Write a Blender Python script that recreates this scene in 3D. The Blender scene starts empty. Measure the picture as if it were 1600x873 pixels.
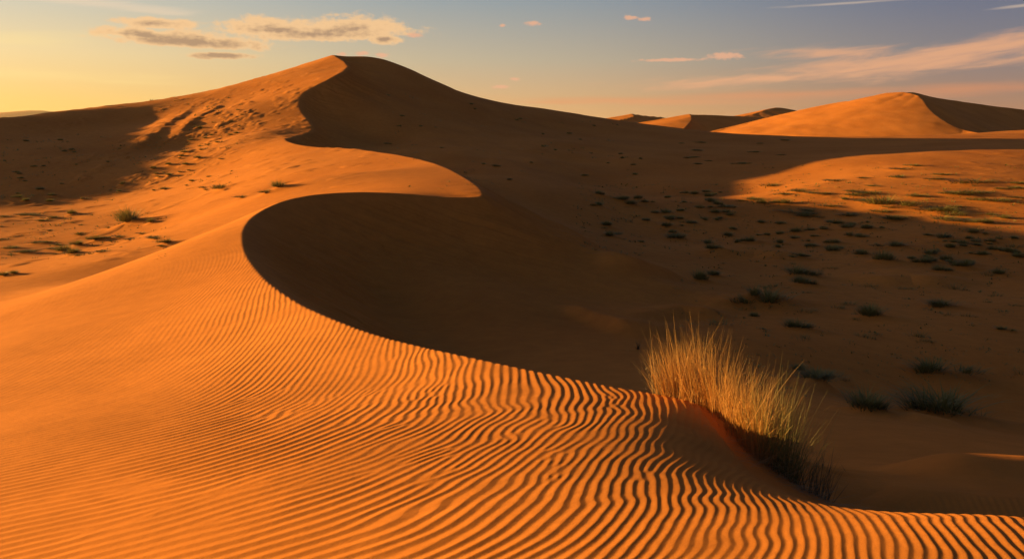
import bpy, math, random, time
T0 = time.time()
import numpy as np
from mathutils import Vector

# ------------------------------------------------------------------ basics
F_PX, HOR = 1385.0, 215.0              # focal length in reference pixels, horizon row
PITCH = math.atan((436.5 - HOR) / F_PX)
CP, SP = math.cos(PITCH), math.sin(PITCH)
CAM_Z = 12.0                           # everything below is relative to the eye, then lifted by CAM_Z
SUN_EL, SUN_AZ = math.radians(6.0), math.radians(18.0)   # SUN_AZ: how far behind "due left" the sun stands
rng = np.random.default_rng(7)
random.seed(7)
SC = bpy.context.scene
COL = SC.collection

def pt(u, v, D):
    """survey point: seen at (u, v), D metres ahead of the eye"""
    t = (436.5 - v) / F_PX
    c = CP + t * SP
    return (D * (u - 800.0) / F_PX / c, D, D * (-SP + t * CP) / c)

def pts(L):
    return np.array([pt(*p) for p in L], float)

def spline(P, step_fn, closed=False):
    """Catmull-Rom through P, resampled"""
    P = np.asarray(P, float); out = []
    n = len(P)
    for i in range(n - 1):
        p0, p1, p2, p3 = P[max(i-1, 0)], P[i], P[i+1], P[min(i+2, n-1)]
        L = np.linalg.norm(p2 - p1)
        m = max(2, int(L / step_fn(np.hypot(*p1[:2]))))
        # centripetal
        def tj(ti, a, b): return ti + max(np.linalg.norm(b - a), 1e-6) ** 0.5
        t0 = 0.; t1 = tj(t0, p0, p1) if i > 0 else 1e-3; t2 = tj(t1, p1, p2); t3 = tj(t2, p2, p3) if i < n - 2 else t2 + 1e-3
        if i == 0: p0 = p1 - (p2 - p1); t0, t1 = 0., np.linalg.norm(p2-p1)**.5; t2 = t1 + t1; t3 = tj(t2, p2, p3)
        if i == n - 2: p3 = p2 + (p2 - p1); t3 = t2 + (t2 - t1)
        t = np.linspace(t1, t2, m, endpoint=False)[:, None]
        A1 = (t1-t)/(t1-t0)*p0 + (t-t0)/(t1-t0)*p1
        A2 = (t2-t)/(t2-t1)*p1 + (t-t1)/(t2-t1)*p2
        A3 = (t3-t)/(t3-t2)*p2 + (t-t2)/(t3-t2)*p3
        B1 = (t2-t)/(t2-t0)*A1 + (t-t0)/(t2-t0)*A2
        B2 = (t3-t)/(t3-t1)*A2 + (t-t1)/(t3-t1)*A3
        out.append((t2-t)/(t2-t1)*B1 + (t-t1)/(t2-t1)*B2)
    out.append(P[-1:])
    return np.concatenate(out)

# value noise with smooth derivative (deterministic, world coordinates)
_perm = rng.random((256, 256))
def noise(x, y):
    xi = np.floor(x).astype(np.int64); yi = np.floor(y).astype(np.int64)
    fx = x - xi; fy = y - yi
    fx = fx*fx*fx*(fx*(fx*6-15)+10); fy = fy*fy*fy*(fy*(fy*6-15)+10)
    a = _perm[xi & 255, yi & 255]; b = _perm[(xi+1) & 255, yi & 255]
    c = _perm[xi & 255, (yi+1) & 255]; d = _perm[(xi+1) & 255, (yi+1) & 255]
    return (a*(1-fx)+b*fx)*(1-fy) + (c*(1-fx)+d*fx)*fy - 0.5
def fbm(x, y, o=4, g=0.5):
    s = 0; a = 1
    for i in range(o):
        s = s + a * noise(x * 2**i + 17.3*i, y * 2**i - 9.1*i); a *= g
    return s

class TPS:
    def __init__(s, P, lam=0.0):
        P = np.asarray(P, float)
        s.sc = 50.0
        X = P[:, :2] / s.sc; n = len(X)
        d2 = ((X[:, None] - X[None]) ** 2).sum(-1)
        K = 0.5 * d2 * np.log(d2 + 1e-12) + np.diag(np.broadcast_to(lam, n))
        Q = np.hstack([np.ones((n, 1)), X])
        A = np.block([[K, Q], [Q.T, np.zeros((3, 3))]])
        s.w = np.linalg.lstsq(A, np.r_[P[:, 2], 0, 0, 0], rcond=None)[0]; s.X = X
    def __call__(s, x, y):
        x = x / s.sc; y = y / s.sc
        z = s.w[-3] + s.w[-2] * x + s.w[-1] * y
        for (a, b), w in zip(s.X, s.w[:-3]):
            d2 = (x - a) ** 2 + (y - b) ** 2
            z = z + (0.5 * w) * d2 * np.log(d2 + 1e-12)
        return z

def smin(a, b, k):
    h = np.clip(0.5 + 0.5 * (b - a) / k, 0, 1)
    return b * (1 - h) + a * h - k * h * (1 - h)
def smax(a, b, k): return -smin(-a, -b, k)
def sstep(a, b, x):
    t = np.clip((x - a) / (b - a), 0, 1); return t * t * (3 - 2 * t)

def ridge_eval(L, x, y, tl, tr):
    """L: (n,3) polyline. returns up (cone max with side dependent slope), dn, dist, right-side flag, nearest z"""
    sh = x.shape
    dm = np.full(sh, 1e18); side = np.zeros(sh, bool)
    up = np.full(sh, -1e9); dn = np.full(sh, 1e9); zn = np.zeros(sh); den = 1e-30; arc = np.zeros(sh)
    idx = range(len(L) - 1)
    if x.size < 60000 and len(L) > 60:        # only the stretch of crest that can matter here
        x0, x1, y0, y1 = x.min(), x.max(), y.min(), y.max()
        q = np.hypot(np.maximum(0, np.maximum(x0 - L[:-1, 0], L[:-1, 0] - x1)), np.maximum(0, np.maximum(y0 - L[:-1, 1], L[:-1, 1] - y1)))
        idx = np.nonzero(q < q.min() + np.hypot(x1-x0, y1-y0) + 26)[0]
    for n, i in enumerate(idx):
        ax, ay, az = L[i][:3]; bx, by, bz = L[i+1][:3]
        ex, ey = bx-ax, by-ay; ll = ex*ex + ey*ey
        if ll < 1e-9: continue
        px = x - ax; py = y - ay
        t = np.clip((px*ex + py*ey) / ll, 0, 1)
        dx = px - t*ex; dy = py - t*ey
        d2 = dx*dx + dy*dy
        d = np.sqrt(d2); z = az + t*(bz-az)
        m = d2 < dm
        cr = ex*py - ey*px
        dm = np.where(m, d2, dm); side = np.where(m, cr > 0, side)

        if L.shape[1] > 3:
            wt = 1/(d2 + 2e-5*(bx*bx + by*by) + 1e-4)**2; den = den + wt
            zn = zn + wt*(L[i][3] + t*(L[i+1][3]-L[i][3]))
            arc = np.where(m, L[i][4] + t*(L[i+1][4]-L[i][4]), arc)
        up = np.maximum(up, z - tr*d)
        if tl is not None:
            dn = np.maximum(dn, z - tl*d) if n else z - tl*d
        else:
            dn = np.minimum(dn, z + tr*d)
    return up, dn, np.sqrt(dm), side, (np.stack([zn/den, arc]) if L.shape[1] > 3 else zn)

# ------------------------------------------------------------------ survey of the dunes
TA = math.tan(math.radians(31))
BR = [(520,92,262),(545,103,232),(522,121,212),(490,137,205),(470,154,196),(474,175,184),(487,192,174),(490,203,167),
      (478,210,159),(447,217,147),(462,225,135),(500,229,126),(560,233,112),(620,241,97),(672,252,82),(707,266,69),(735,281,59),
      (755,299,52),(753,307,50.5),(700,308,49.8),(640,303,49),(570,300,48),(500,303,46.3),(440,315,43.5),
      (400,335,40.5),(381,362,36),(384,392,31.5),(405,425,26),(450,462,20.5),(520,497,16.5),(610,528,13.9),(740,558,11.9),
      (860,583,10.7),(960,603,10.0),(1040,616,9.65),(1090,627,9.35),(1140,655,8.85),(1190,700,8.25),(1250,742,7.95),(1330,772,7.85),(1450,783,8.2)]
back = np.array([(-70.,390.,4.),(-56.,320.,14.)])
bp = pts(BR)
tail = np.array([(7.0,7.5,-3.5),(14.,4.,-4.2),(40.,-20.,-7.),(90,-80,-10)])
GAM = spline(np.vstack([back, bp, tail]), lambda r: 0.10 + 0.030 * r)
_r = np.hypot(GAM[:, 0], GAM[:, 1]); _s = np.r_[0, np.cumsum(np.hypot(*np.diff(GAM[:, :2], axis=0).T)/(.6+.05*_r[1:]))]
_t = np.gradient(GAM[:, :2], axis=0); _t /= np.linalg.norm(_t, axis=1)[:, None]
_n = .0016*_r*(noise(_s*.9, _s*0+.5) + .6*noise(_s*2.3, _s*0+7.5)) + .0010*_r*np.minimum(0, noise(_s*1.7, _s*0+3.5)+.15)
GAM[:, 0] -= _t[:, 1]*_n; GAM[:, 1] += _t[:, 0]*_n
GS = np.r_[0, np.cumsum(np.hypot(*np.diff(GAM[:, :2], axis=0).T))]

WP = [ # windward surfaces: foreground
 (0,873,5.4),(200,873,4.9),(400,873,4.5),(800,873,3.95),(1200,873,3.75),(1600,873,3.65),
 (1600,807,4.45),(1400,800,4.75),(1250,782,5.25),(1160,740,6.3),(1110,690,7.5),(1080,650,8.65),(1000,640,8.7),
 (0,760,7.7),(400,760,6.0),(800,760,5.35),(0,680,10.5),(400,680,8.2),(800,680,7.2),(1000,680,7.2),
 (0,600,16.5),(200,600,14.2),(400,600,12.4),(600,600,11.3),(850,605,10.0),
 (0,540,22.),(200,520,20.5),(400,520,17.0),(300,450,26.),(0,505,27.5),(100,460,30),(200,426,32.),(300,380,36.),(345,356,39),
 # hidden dip and the low second shoulder
 (0,437,47.),(150,410,49.),(270,384,52.),(60,452,41.),
 (0,400,70),(150,390,71),(100,360,88),(0,335,108),(120,330,110),(250,360,78),(300,330,83),(200,345,92),(350,325,74),
 (250,305,112),(350,295,98),(420,305,66),(460,288,68),(520,275,72),(600,272,68),(680,285,58),(640,262,80),(420,270,100),(450,245,118),(520,248,104),
 (300,270,135),(210,300,128),(100,318,124),(0,322,122),(380,235,142),(420,200,162),(300,230,165),(350,180,190),(400,150,212),(440,130,222),
 (200,230,168),(100,250,152),(0,270,140),(100,210,185),(0,225,165),(200,190,205),
 (0,186,192),(100,174,208),(170,165,224),(250,156,240),(330,144,252),(400,126,256),(450,109,258),(490,97,259),
 (0,188,206),(0,198,235),(100,176,222),(100,190,252),(170,172,245),(170,186,275),(-70,190,188),
]
wpt = pts(WP)
wx = np.array([ # world anchors (x, y, z rel eye)
 (-30,36,-7.9),(-22,38,-7.0),(-19,45,-6.8),
 (2.9,6.1,-2.95),(2.25,7.4,-2.95),(4.2,6.0,-3.15),(6,3.5,-2.6),(10,0,-3.2),
 (0,0.5,-1.7),(0,-6,-2.2),(5,-8,-3),(-5,-4,-2.8),(-9,0,-4.0),(-14,8,-5.2),(-25,18,-8.2),(-20,-10,-7.5),(-45,10,-9.5),(0,-40,-6),(30,-40,-9),
 (-55,35,-9.6),(-60,60,-9.7),(-80,90,-9.6),(-140,100,-9.),(-130,40,-9.5),(-120,-80,-9),(60,-120,-10),
 (-110,300,-6),(-60,320,6),(-150,270,-6),(-230,230,-2),(-140,195,4.0),(-150,175,2.0),(-140,150,-4),(-300,120,-9),(-260,-60,-9)])
gsub = GAM[::5]
gsub = gsub[gsub[:, 1] > 5]
WTPS = TPS(np.vstack([wpt, wx, gsub]), lam=np.r_[np.full(len(wpt)+len(wx), 1e-5), np.full(len(gsub), 2e-8)])
GRES = GAM[:, 2] - WTPS(GAM[:, 0], GAM[:, 1])            # what is left over along the crest itself
GAM4 = np.c_[GAM, GRES, GS]

FP = [ # lee side, valley and everything beyond
 (575,91,262),(620,100,262),(680,126,266),(740,151,272),(860,172,284),(1010,195,300),(1140,214,310),(1320,219,315),(1460,216,315),(1600,202,315),
 (600,150,232),(560,185,205),(700,190,215),(850,200,240),(900,215,220),(1000,216,240),(700,240,160),(620,215,185),(850,250,165),(850,280,135),(1000,240,190),
 (760,272,112),(830,305,92),(900,330,88),(1000,300,130),(1000,350,90),(1130,262,165),(1130,300,130),(1200,300,123),(1150,280,146),(1130,400,66),
 (1200,270,152),(1250,247,176),(1310,248,160),(1400,246,152),(1500,243,150),(1600,240,150),(1400,260,136),(1600,258,132),(1400,275,122),(1600,275,117),(1600,290,106),(1400,290,111),(1400,305,103),(1600,305,98),(1500,320,95),(1600,340,86),(1400,375,75),(1600,375,72),(1400,228,215),(1600,222,200),(1250,290,119),(1400,340,90),(1200,350,92),
 (700,360,72),(850,390,64),(700,410,58),(600,410,52),(560,450,42),(700,480,37),(860,450,47),(900,500,37),(1000,450,48),(1200,450,50),(1400,400,66),
 (1600,400,68),(1400,470,48),(1600,480,46),(1000,540,30),(1200,540,31),(1400,550,33),(1600,560,33.5),(1200,600,24),(1330,620,26.5),(1450,640,26.5),(1600,640,27.5),
 (1300,700,14),(1450,720,12.6),(1600,720,12.8),(1400,770,8.6),(1500,772,8.7),(1600,775,8.8),
]
fx_ = np.array([(9,4,-4.0),(16,2,-5),(25,8,-6.5),(60,40,-9.5),(100,80,-9.2),(160,160,-7.5),(60,-20,-9.8),
 (0,8,-7),(-10,20,-9),(-10,40,-10),(-25,60,-11),(-45,100,-14),(-70,150,-16),(-80,220,-12),(-100,60,-14),(-60,0,-14),(0,-60,-12),(-90,-90,-14),(90,-120,-11),
 (-70,330,-4),(0,350,4),(60,370,-6),(130,380,-8),(-200,300,-16),(-300,100,-16),(220,370,-8),(260,250,-6),(320,150,-9),(320,420,-9),(0,500,-10)])
FTPS = TPS(np.vstack([pts(FP), fx_]), lam=1e-5)

SHADE_SPUR = spline(np.array([(-150,130,-12.),(-154,140,-6.),(-160,156,1.8),(-170,180,8.4),(-182,212,12.8),(-190,245,16.),(-196,275,14.),(-210,310,5.),(-220,340,0.)]), lambda r: 8)  # unseen ridge off to the left, added to shade the great dune's flank
def far_ridge(L, tl, tr, step=12):
    return (spline(pts(L), lambda r: step), tl, tr)
FAR = [
 far_ridge([(1385,145,534),(1412,143,520),(1436,149,502),(1447,162,482),(1458,176,462),(1480,192,440),(1510,203,422),(1560,211,400)], .245, .60),
 far_ridge([(1412,144,524),(1440,148,556),(1500,158,590),(1560,166,612),(1600,171,624),(1760,186,640)], .46, .30),
 far_ridge([(1322,157,546),(1300,161,552),(1235,176,565),(1130,200,560)], .30, .25),
 far_ridge([(1260,176,800),(1212,169,760),(1175,178,720),(1130,192,690)], .2, .2, 16),
 far_ridge([(1205,169,760),(1240,177,730),(1300,184,700)], .3, .5, 16),
 far_ridge([(1078,178,640),(1082,186,615),(1075,203,590)], .17, .6),
 far_ridge([(1078,179,642),(1130,181,660),(1190,184,680)], .3, .3, 16),
 far_ridge([(988,178,820),(992,184,800),(960,196,780)], .16, .5, 16),
 far_ridge([(988,178,822),(1040,184,840)], .3, .3, 16),
 far_ridge([(-120,186,7000),(-40,184,6800),(8,181,6700),(38,173,6600),(62,172.5,6600),(88,178,6700),(118,188,6800)], .10, .10, 150),
]

# ------------------------------------------------------------------ ripples
def on_windward(u, v):
    d = np.geomspace(2.8, 60, 200)
    for _ in range(2):
        P = np.array([pt(u, v, q) for q in d]); e = WTPS(P[:, 0], P[:, 1]) - P[:, 2]
        k = np.nonzero(e > 0)[0]; k = k[0] if len(k) else len(d)-1
        if k == 0: return P[0, :2]
        d = np.linspace(d[k-1], d[k], 30)
    t = e[k-1]/(e[k-1]-e[k])
    return P[k-1, :2]*(1-t) + P[k, :2]*t
def _ripple_phase():
    # surveyed ripple crests: place, slant of the crest line and spacing as read off the photograph,
    # turned into a phase gradient on the sand; a smooth potential is fitted to it
    D = [(545,840,20,16),(770,840,33,16),(950,840,52,17),(1040,840,75,20),(770,750,42,13),(590,750,20,12.5),(860,705,48,14),(995,714,80,17),(995,650,112,15),(860,650,80,15),
         (725,615,78,13.5),(635,570,75,12),(545,516,80,10),(815,592,108,14),(545,660,22,11),(590,615,45,11),
         (37,842,14,10),(37,767,10,8),(37,737,10,5.5),(300,824,15,11.5),(300,749,15,8.5),(300,692,17,6),(150,692,8,4.5),(300,636,25,4.5),(487,824,20,13),(487,692,24,9),(412,617,35,5.8),
         (525,610,55,9.5),(410,447,75,6.5),(463,500,78,9),(392,507,60,6.5),(570,561,70,11),(357,579,30,4.4),(499,579,65,8.5),(641,550,95,11),
         (850,825,45,16),(1000,850,65,19),(1100,835,85,20),(1225,840,118,16),(1350,840,132,13),(1500,840,146,9.5),(1125,765,118,13),(1050,700,98,14),(1075,670,84,12),(950,675,75,17),(850,625,98,14),
         (960,620,120,12),(300,430,50,4),(1590,850,150,9),(150,860,15,12)]
    X = []; G = []
    for u, v, a, sp in D:
        if u < 620 and v > 640: sp *= .76
        th = math.radians(a); g = np.array([math.sin(th), math.cos(th)])/sp
        p0 = on_windward(u, v); e = 4.
        J = np.stack([(on_windward(u+e, v)-on_windward(u-e, v))/(2*e), (on_windward(u, v+e)-on_windward(u, v-e))/(2*e)], 1)   # d(xy)/d(uv)
        gg = np.linalg.solve(J.T, g)
        n = np.linalg.norm(gg); gg = gg/n*np.clip(n, 4, 24)
        X.append(p0); G.append(gg)
    X = np.array(X); G = np.array(G); W_ = 1/np.linalg.norm(G, axis=1)
    S = .30*np.hypot(*X.T) + .3
    gx = [np.ones(len(X)), np.zeros(len(X))]; gy = [np.zeros(len(X)), np.ones(len(X))]
    for c, s_ in zip(X, S):
        dx = X[:,0]-c[0]; dy = X[:,1]-c[1]; q = np.sqrt(dx*dx+dy*dy+s_*s_)
        gx.append(dx/q); gy.append(dy/q)
    A = np.vstack([np.array(gx).T*W_[:, None], np.array(gy).T*W_[:, None]]); b = np.r_[G[:,0]*W_, G[:,1]*W_]
    reg = 2e-4*np.eye(A.shape[1]); reg[0,0] = reg[1,1] = 1e-9
    coef = np.linalg.solve(A.T @ A + reg, A.T @ b)
    print('ripple fit', np.abs(A @ coef - b).mean(), [round(float(q), 3) for q in 1/np.linalg.norm(G, axis=1)])
    def phase(x, y):
        s = coef[0]*x + coef[1]*y; gx = coef[0]; gy = coef[1]
        for c, k, s_ in zip(X, coef[2:], S):
            dx = x-c[0]; dy = y-c[1]; q = np.sqrt(dx*dx + dy*dy + s_*s_); kq = k/q
            s = s + k*q; gx = gx + kq*dx; gy = gy + kq*dy
        return s, 1/np.sqrt(gx*gx+gy*gy+1)
    return phase
PHASE = _ripple_phase()
_dis = []
for _ in range(46):
    u = random.uniform(120, 1500); v = random.uniform(480, 865)
    if u < 350 and v < 700: continue
    d = 2.5 / max(.08, (v - HOR) / F_PX); p = pt(u, v, d)
    sg = random.choice((-1, 1)); L = (.07 + .012*d)*random.uniform(1.0, 3.5); an = random.uniform(1.1, 2.0) if u > 650 else random.uniform(.2, .9)
    _dis.append((p[0], p[1], sg))
    if random.random() < .8: _dis.append((p[0] + L*math.cos(an), p[1] + L*math.sin(an), -sg))

def ripples(x, y):
    P, lam = PHASE(x, y)
    r = np.hypot(x, y)
    u = x / np.maximum(y, .3)
    right = sstep(-.32, -.08, u)
    lr = np.log(np.maximum(r, .5))
    P = P + 0.9*noise(x*.7+3, y*0.5)*(.5 + .5*right) + .16*noise(x*3.1, y*1.9)
    # sinuous crests, the bends carried from one crest to the next
    P = P + right*(1.0*noise(lr*9.0 + x*.9, x*.8 - lr*2) + .8*noise(lr*19 - x*1.6, x*1.7+9))
    w_ = np.zeros(x.shape, complex) + 1; core = np.full(x.shape, 9.)
    for a, b, s in _dis:                       # forks, where a crest ends
        q = (x-a) + 1j*(y-b) if s > 0 else (x-a) - 1j*(y-b)
        aq = np.abs(q); w_ = w_*q/(aq + 1e-9); core = np.minimum(core, aq)
    P = P + np.angle(w_)/(2*math.pi)
    ph = P - np.floor(P)
    # asymmetric crest: long stoss, short lee, rounded
    t = ph/.60; q = np.clip((ph-.60)/.40, 0, 1)
    h = np.where(ph < .60, .6*(.5-.5*np.cos(math.pi*t)) + .4*t, (1-q)**1.25)
    amp = lam * (.066 - .002*sstep(-.50, .10, u)) * (.25 + .75*sstep(0, 1.1, core/lam))
    amp = amp * sstep(40, 24, r) * (1 + .30*np.clip(fbm(x*.7, y*.5, 3), -1, 1))
    amp = amp * (1 - .75*sstep(.30, .44, -u)*sstep(8.5, 13, r))          # the upper left flank is smooth
    amp = amp * (0.66 + .34*sstep(-.26, -.06, noise(x*.9+40, y*.55) + noise(x*2.2, y*1.3+11)*.6))
    return amp * (h - .45)

# ------------------------------------------------------------------ ground height
# low drifts on the valley floor: line of the crest, height, width upwind, width downwind
DRIFT = [([(196,240,158),(232,216,175),(275,190,198),(308,168,222)], .52, 4.5, 1.6), ([(255,232,168),(300,206,188),(350,176,213)], .42, 4., 1.2),
         ([(820,362,64),(900,398,58),(960,442,47),(1000,470,42)], .55, 5.0, 3.0),
         ([(930,452,46),(1010,438,49),(1090,434,51)], .50, 2.4, 1.0), ([(960,498,36),(1060,487,39),(1150,490,38)], .42, 1.8, .8),
         ([(880,488,40),(950,512,35),(1010,535,31)], .45, 1.7, .55), ([(1090,476,42),(1190,468,44),(1260,476,42)], .40, 2.0, .9),
         ([(1330,428,54),(1420,424,56),(1500,432,53)], .45, 3.0, 1.4), ([(1080,385,66),(1180,380,68),(1260,392,64)], .40, 3.0, 1.4),
         ([(1230,602,24),(1300,588,26)], .22, 1.2, .5), ([(1400,655,19.5),(1520,662,19)], .12, 1.2, .5), ([(1380,742,10.),(1580,743,10.2),(1800,745,10.4)], .20, .9, .7)]  # the last drift is added to catch a sliver of sun
DRIFT = [(pts(a)[:, :2], b, c, d) for a, b, c, d in DRIFT]
MOUND = []      # x, y, height, radius: sand gathered round the tufts, with a tail to leeward
def mounds(x, y):
    z = np.zeros(x.shape)
    for a, b, h, R in MOUND:
        m = (np.abs(x-a) < 6*R) & (np.abs(y-b) < 4*R)
        if not m.any(): continue
        X = (x[m]-a)*.95 - (y[m]-b)*.31; Y = (x[m]-a)*.31 + (y[m]-b)*.95      # X leeward
        q = np.where(X > 0, X/(R*2.3), X/(R*1.15))
        z[m] += h*np.exp(-(q*q + (Y/(R*1.05*(1+.0*X)))**2))
    return z
def ground(x, y):
    x = np.asarray(x, float); y = np.asarray(y, float)
    return _height(np.atleast_1d(x), np.atleast_1d(y)) + mounds(np.atleast_1d(x), np.atleast_1d(y))
def hits(uv, with_mounds=False):
    # where the sight lines (reference pixels) first meet the sand: (n,3) and a found flag
    uv = np.asarray(uv, float); n = len(uv); D = np.geomspace(3., 680, 900)
    t = (436.5 - uv[:, 1])/F_PX; c = CP + t*SP
    kx = (uv[:, 0]-800)/F_PX/c; kz = (-SP + t*CP)/c
    out = np.zeros((n, 3)); ok = np.zeros(n, bool)
    for a in range(0, n, 40):
        X = kx[a:a+40, None]*D; Y = np.broadcast_to(D, X.shape); Z = kz[a:a+40, None]*D
        H = _height(X.ravel(), Y.ravel()).reshape(X.shape)
        b = H > Z; f = b.argmax(1); ok[a:a+40] = b.any(1) & (f > 0)
        for q in range(len(f)):
            i = f[q]
            if i == 0: continue
            e0 = Z[q, i-1]-H[q, i-1]; e1 = H[q, i]-Z[q, i]; w_ = e0/(e0+e1+1e-9)
            d = D[i-1]*(1-w_)+D[i]*w_; out[a+q] = (kx[a+q]*d, d, kz[a+q]*d)
    return out, ok
def drifts(x, y):
    z = np.zeros(x.shape)
    for L, h, wu, wd in DRIFT:
        c = L.mean(0)
        m = (np.abs(x-c[0]) < 24 + np.ptp(L[:, 0])/2) & (np.abs(y-c[1]) < 26 + np.ptp(L[:, 1])/2)
        if not m.any(): continue
        X, Y = x[m], y[m]; best = np.full(X.shape, 1e9); sd = np.zeros(X.shape); e = np.zeros(X.shape)
        n = len(L)-1
        for i in range(n):
            a, b = L[i], L[i+1]; ex, ey = b-a; ll = ex*ex+ey*ey
            t = ((X-a[0])*ex + (Y-a[1])*ey)/ll; tc_ = np.clip(t, 0, 1)
            dx = X-a[0]-tc_*ex; dy = Y-a[1]-tc_*ey; d = dx*dx+dy*dy; k = d < best
            cr = (ex*(Y-a[1]) - ey*(X-a[0]))/math.sqrt(ll)
            best = np.where(k, d, best); sd = np.where(k, cr, sd); e = np.where(k, (i+tc_)/n, e)
        d = np.sqrt(best)
        # far side of the line (left hand) is upwind, near side the small slip
        w = np.where(sd > 0, wu, wd)
        env = sstep(0, .3, e)*sstep(1, .7, e)
        z[m] += 1.15*h*env*np.exp(-(d/w)**2)*(1+.5*noise(X*.5, Y*.5))
    return z
def height(x, y, detail=True):
    x = np.asarray(x, float); y = np.asarray(y, float)
    if x.ndim < 2 or x.size < 20000: return _height(x, y, detail)
    from concurrent.futures import ThreadPoolExecutor
    z = np.empty(x.shape)
    def coarse(f, n=5):
        # the smooth survey surfaces vary slowly: evaluate on every n-th ray and ring, cubic in between
        def axis_idx(m):
            k = np.arange(0, m, n); return k if k[-1] == m-1 else np.r_[k, m-1]
        I, J = axis_idx(x.shape[0]), axis_idx(x.shape[1])
        xs, ys = x[np.ix_(I, J)], y[np.ix_(I, J)]
        g = np.zeros(xs.shape)
        def go(i): g[i:i+32] = f(xs[i:i+32], ys[i:i+32])
        with ThreadPoolExecutor(4) as ex: list(ex.map(go, range(0, len(I), 32)))
        def up(K, m, G):                        # along axis 0
            t = np.arange(m, dtype=float); q = np.clip(np.searchsorted(K, t, 'right')-1, 0, len(K)-2)
            h = (K[q+1]-K[q]).astype(float); s_ = (t-K[q])/h
            sl = np.gradient(G, K.astype(float), axis=0)
            s_ = s_[:, None]; h = h[:, None]
            return ((2*s_**3-3*s_**2+1)*G[q] + (s_**3-2*s_**2+s_)*h*sl[q] + (-2*s_**3+3*s_**2)*G[q+1] + (s_**3-s_**2)*h*sl[q+1])
        return up(J, x.shape[1], up(I, x.shape[0], g).T).T
    nr = int((np.hypot(x[:, 5], y[:, 5]) < 720).sum()) + 12
    full = x.shape
    Wc = np.zeros(full); Fc = np.zeros(full)
    x_, y_ = x, y
    x, y = x_[:nr], y_[:nr]
    Wc[:nr] = coarse(WTPS); Fc[:nr] = coarse(FTPS)
    x, y = x_, y_
    tiles = [(i, j) for i in range(0, x.shape[0], 96) for j in range(0, x.shape[1], 160)]
    def go(t):
        i, j = t; s = (slice(i, i+96), slice(j, j+160))
        z[s] = _height(x[s], y[s], detail, Wc[s], Fc[s])
    with ThreadPoolExecutor(4) as ex: list(ex.map(go, tiles))
    return z
def _height(x, y, detail=True, Wc=None, Fc=None):
    x = np.asarray(x, float); y = np.asarray(y, float)
    sh = x.shape; x = x.ravel(); y = y.ravel()
    r = np.hypot(x, y)
    z = np.full(x.shape, -10.0)
    near = r < 700
    zn_ = np.full(x.shape, -10.0)
    left = np.zeros(x.shape, bool); gd = np.full(x.shape, 999.)
    if near.any():
        X, Y, R = x[near], y[near], r[near]
        W, Fl = (WTPS(X, Y), FTPS(X, Y)) if Wc is None else (Wc.ravel()[near], Fc.ravel()[near])
        up, dn, d, side, (res, arc) = ridge_eval(GAM4, X, Y, None, TA)   # side True = valley side (left hand walking to the camera)
        k = 0.03 + 0.0022*R + 0.5*sstep(9.6, 8.6, R)*(X > 2)
        W = W + res*np.exp(-(d/(.4+.06*R))**2)
        Wr = np.where(side, np.maximum(W, up), W)
        S = np.where(side, up, dn)
        # avalanche tongues and chutes down the slip face
        sc_ = .55 + .020*R
        chute = (np.abs(noise(arc/sc_, d*.08/sc_ + 3)) + .6*np.abs(noise(arc/sc_*2.3, d*.2/sc_)) - .28)
        S = S - np.where(side, (.06 + .0045*R)*chute*sstep(.1, 2.0, d)*sstep(.02*R+9, .01*R+3, d), 0)
        dune = smin(Wr, S, k)
        k2 = 0.25 + 0.030*R
        # large soft undulations on the valley floor
        Fl = Fl + 0.0085*np.minimum(R, 120)*fbm(X/14., Y/20., 3)*sstep(12, 40, R)*sstep(330, 180, R)*(1-.86*sstep(74, 92, R)*sstep(18, 34, X))
        zz = smax(dune, Fl, k2)
        sp, _, _, _, _ = ridge_eval(SHADE_SPUR, X, Y, .40, .40)
        zz = smax(zz, sp, 4.0)
        zz = zz + drifts(X, Y)
        zn_[near] = zz; left[near] = ~side; gd[near] = d
        z = np.where(near, zn_, z)
    # fade the near survey into the plain
    base = -9.5 + 3.0*fbm(x/220., y/220., 4)
    t = sstep(330, 480, r)
    z = z*(1-t) + base*t
    far = (y > 250) & (r > 250)
    if far.any():
        X, Y = x[far], y[far]; zf = z[far]
        for L, tl, tr in FAR:
            upL, _, _, side, _ = ridge_eval(L, X, Y, tl, tl)
            upR, _, _, _, _ = ridge_eval(L, X, Y, tr, tr)
            q = np.where(side, upR, upL)
            zf = smax(zf, q + (.9*fbm(X/34.+L[0][0], Y/60., 4) if L[0][1] < 2000 else 0), 1.0 if L[0][1] < 2000 else 25.)
        z[far] = zf
    # far horizon: low swells
    z = z + sstep(900, 1600, r)*(6*fbm(x/500., y/500., 3))
    if detail:
        m = (r < 420)
        X, Y, R = x[m], y[m], r[m]
        plain_l = left[m]*sstep(48, 60, R)*sstep(-3, -18, X + .12*(Y-60))
        hum = np.maximum(0, fbm(X/3.2, Y/2.4, 3) - .22)
        val = (~left[m])*sstep(22, 60, R)*sstep(300, 150, R)*sstep(0, 25, gd[m])
        dz = plain_l*(0.28*hum + .10*fbm(X/7., Y/7., 2)) + val*(.12*hum + .035*fbm(X/5, Y/9, 3))
        # broken hummocky tongue on the big dune's flank
        tong = left[m]*np.exp(-((X + 62 - (Y-165)*.02)/16.)**2)*sstep(118, 140, Y)*sstep(240, 205, Y)
        dz = dz + tong*0.50*np.maximum(0, fbm(X/2.8+5, Y/4.2, 4) - .06)
        dz = dz + .0006*R*fbm(X/9., Y/14., 3)*sstep(8, 40, R)
        z[m] += dz
        m = (r < 48) & left
        z[m] += ripples(x[m], y[m])
    return z.reshape(sh)

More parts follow.
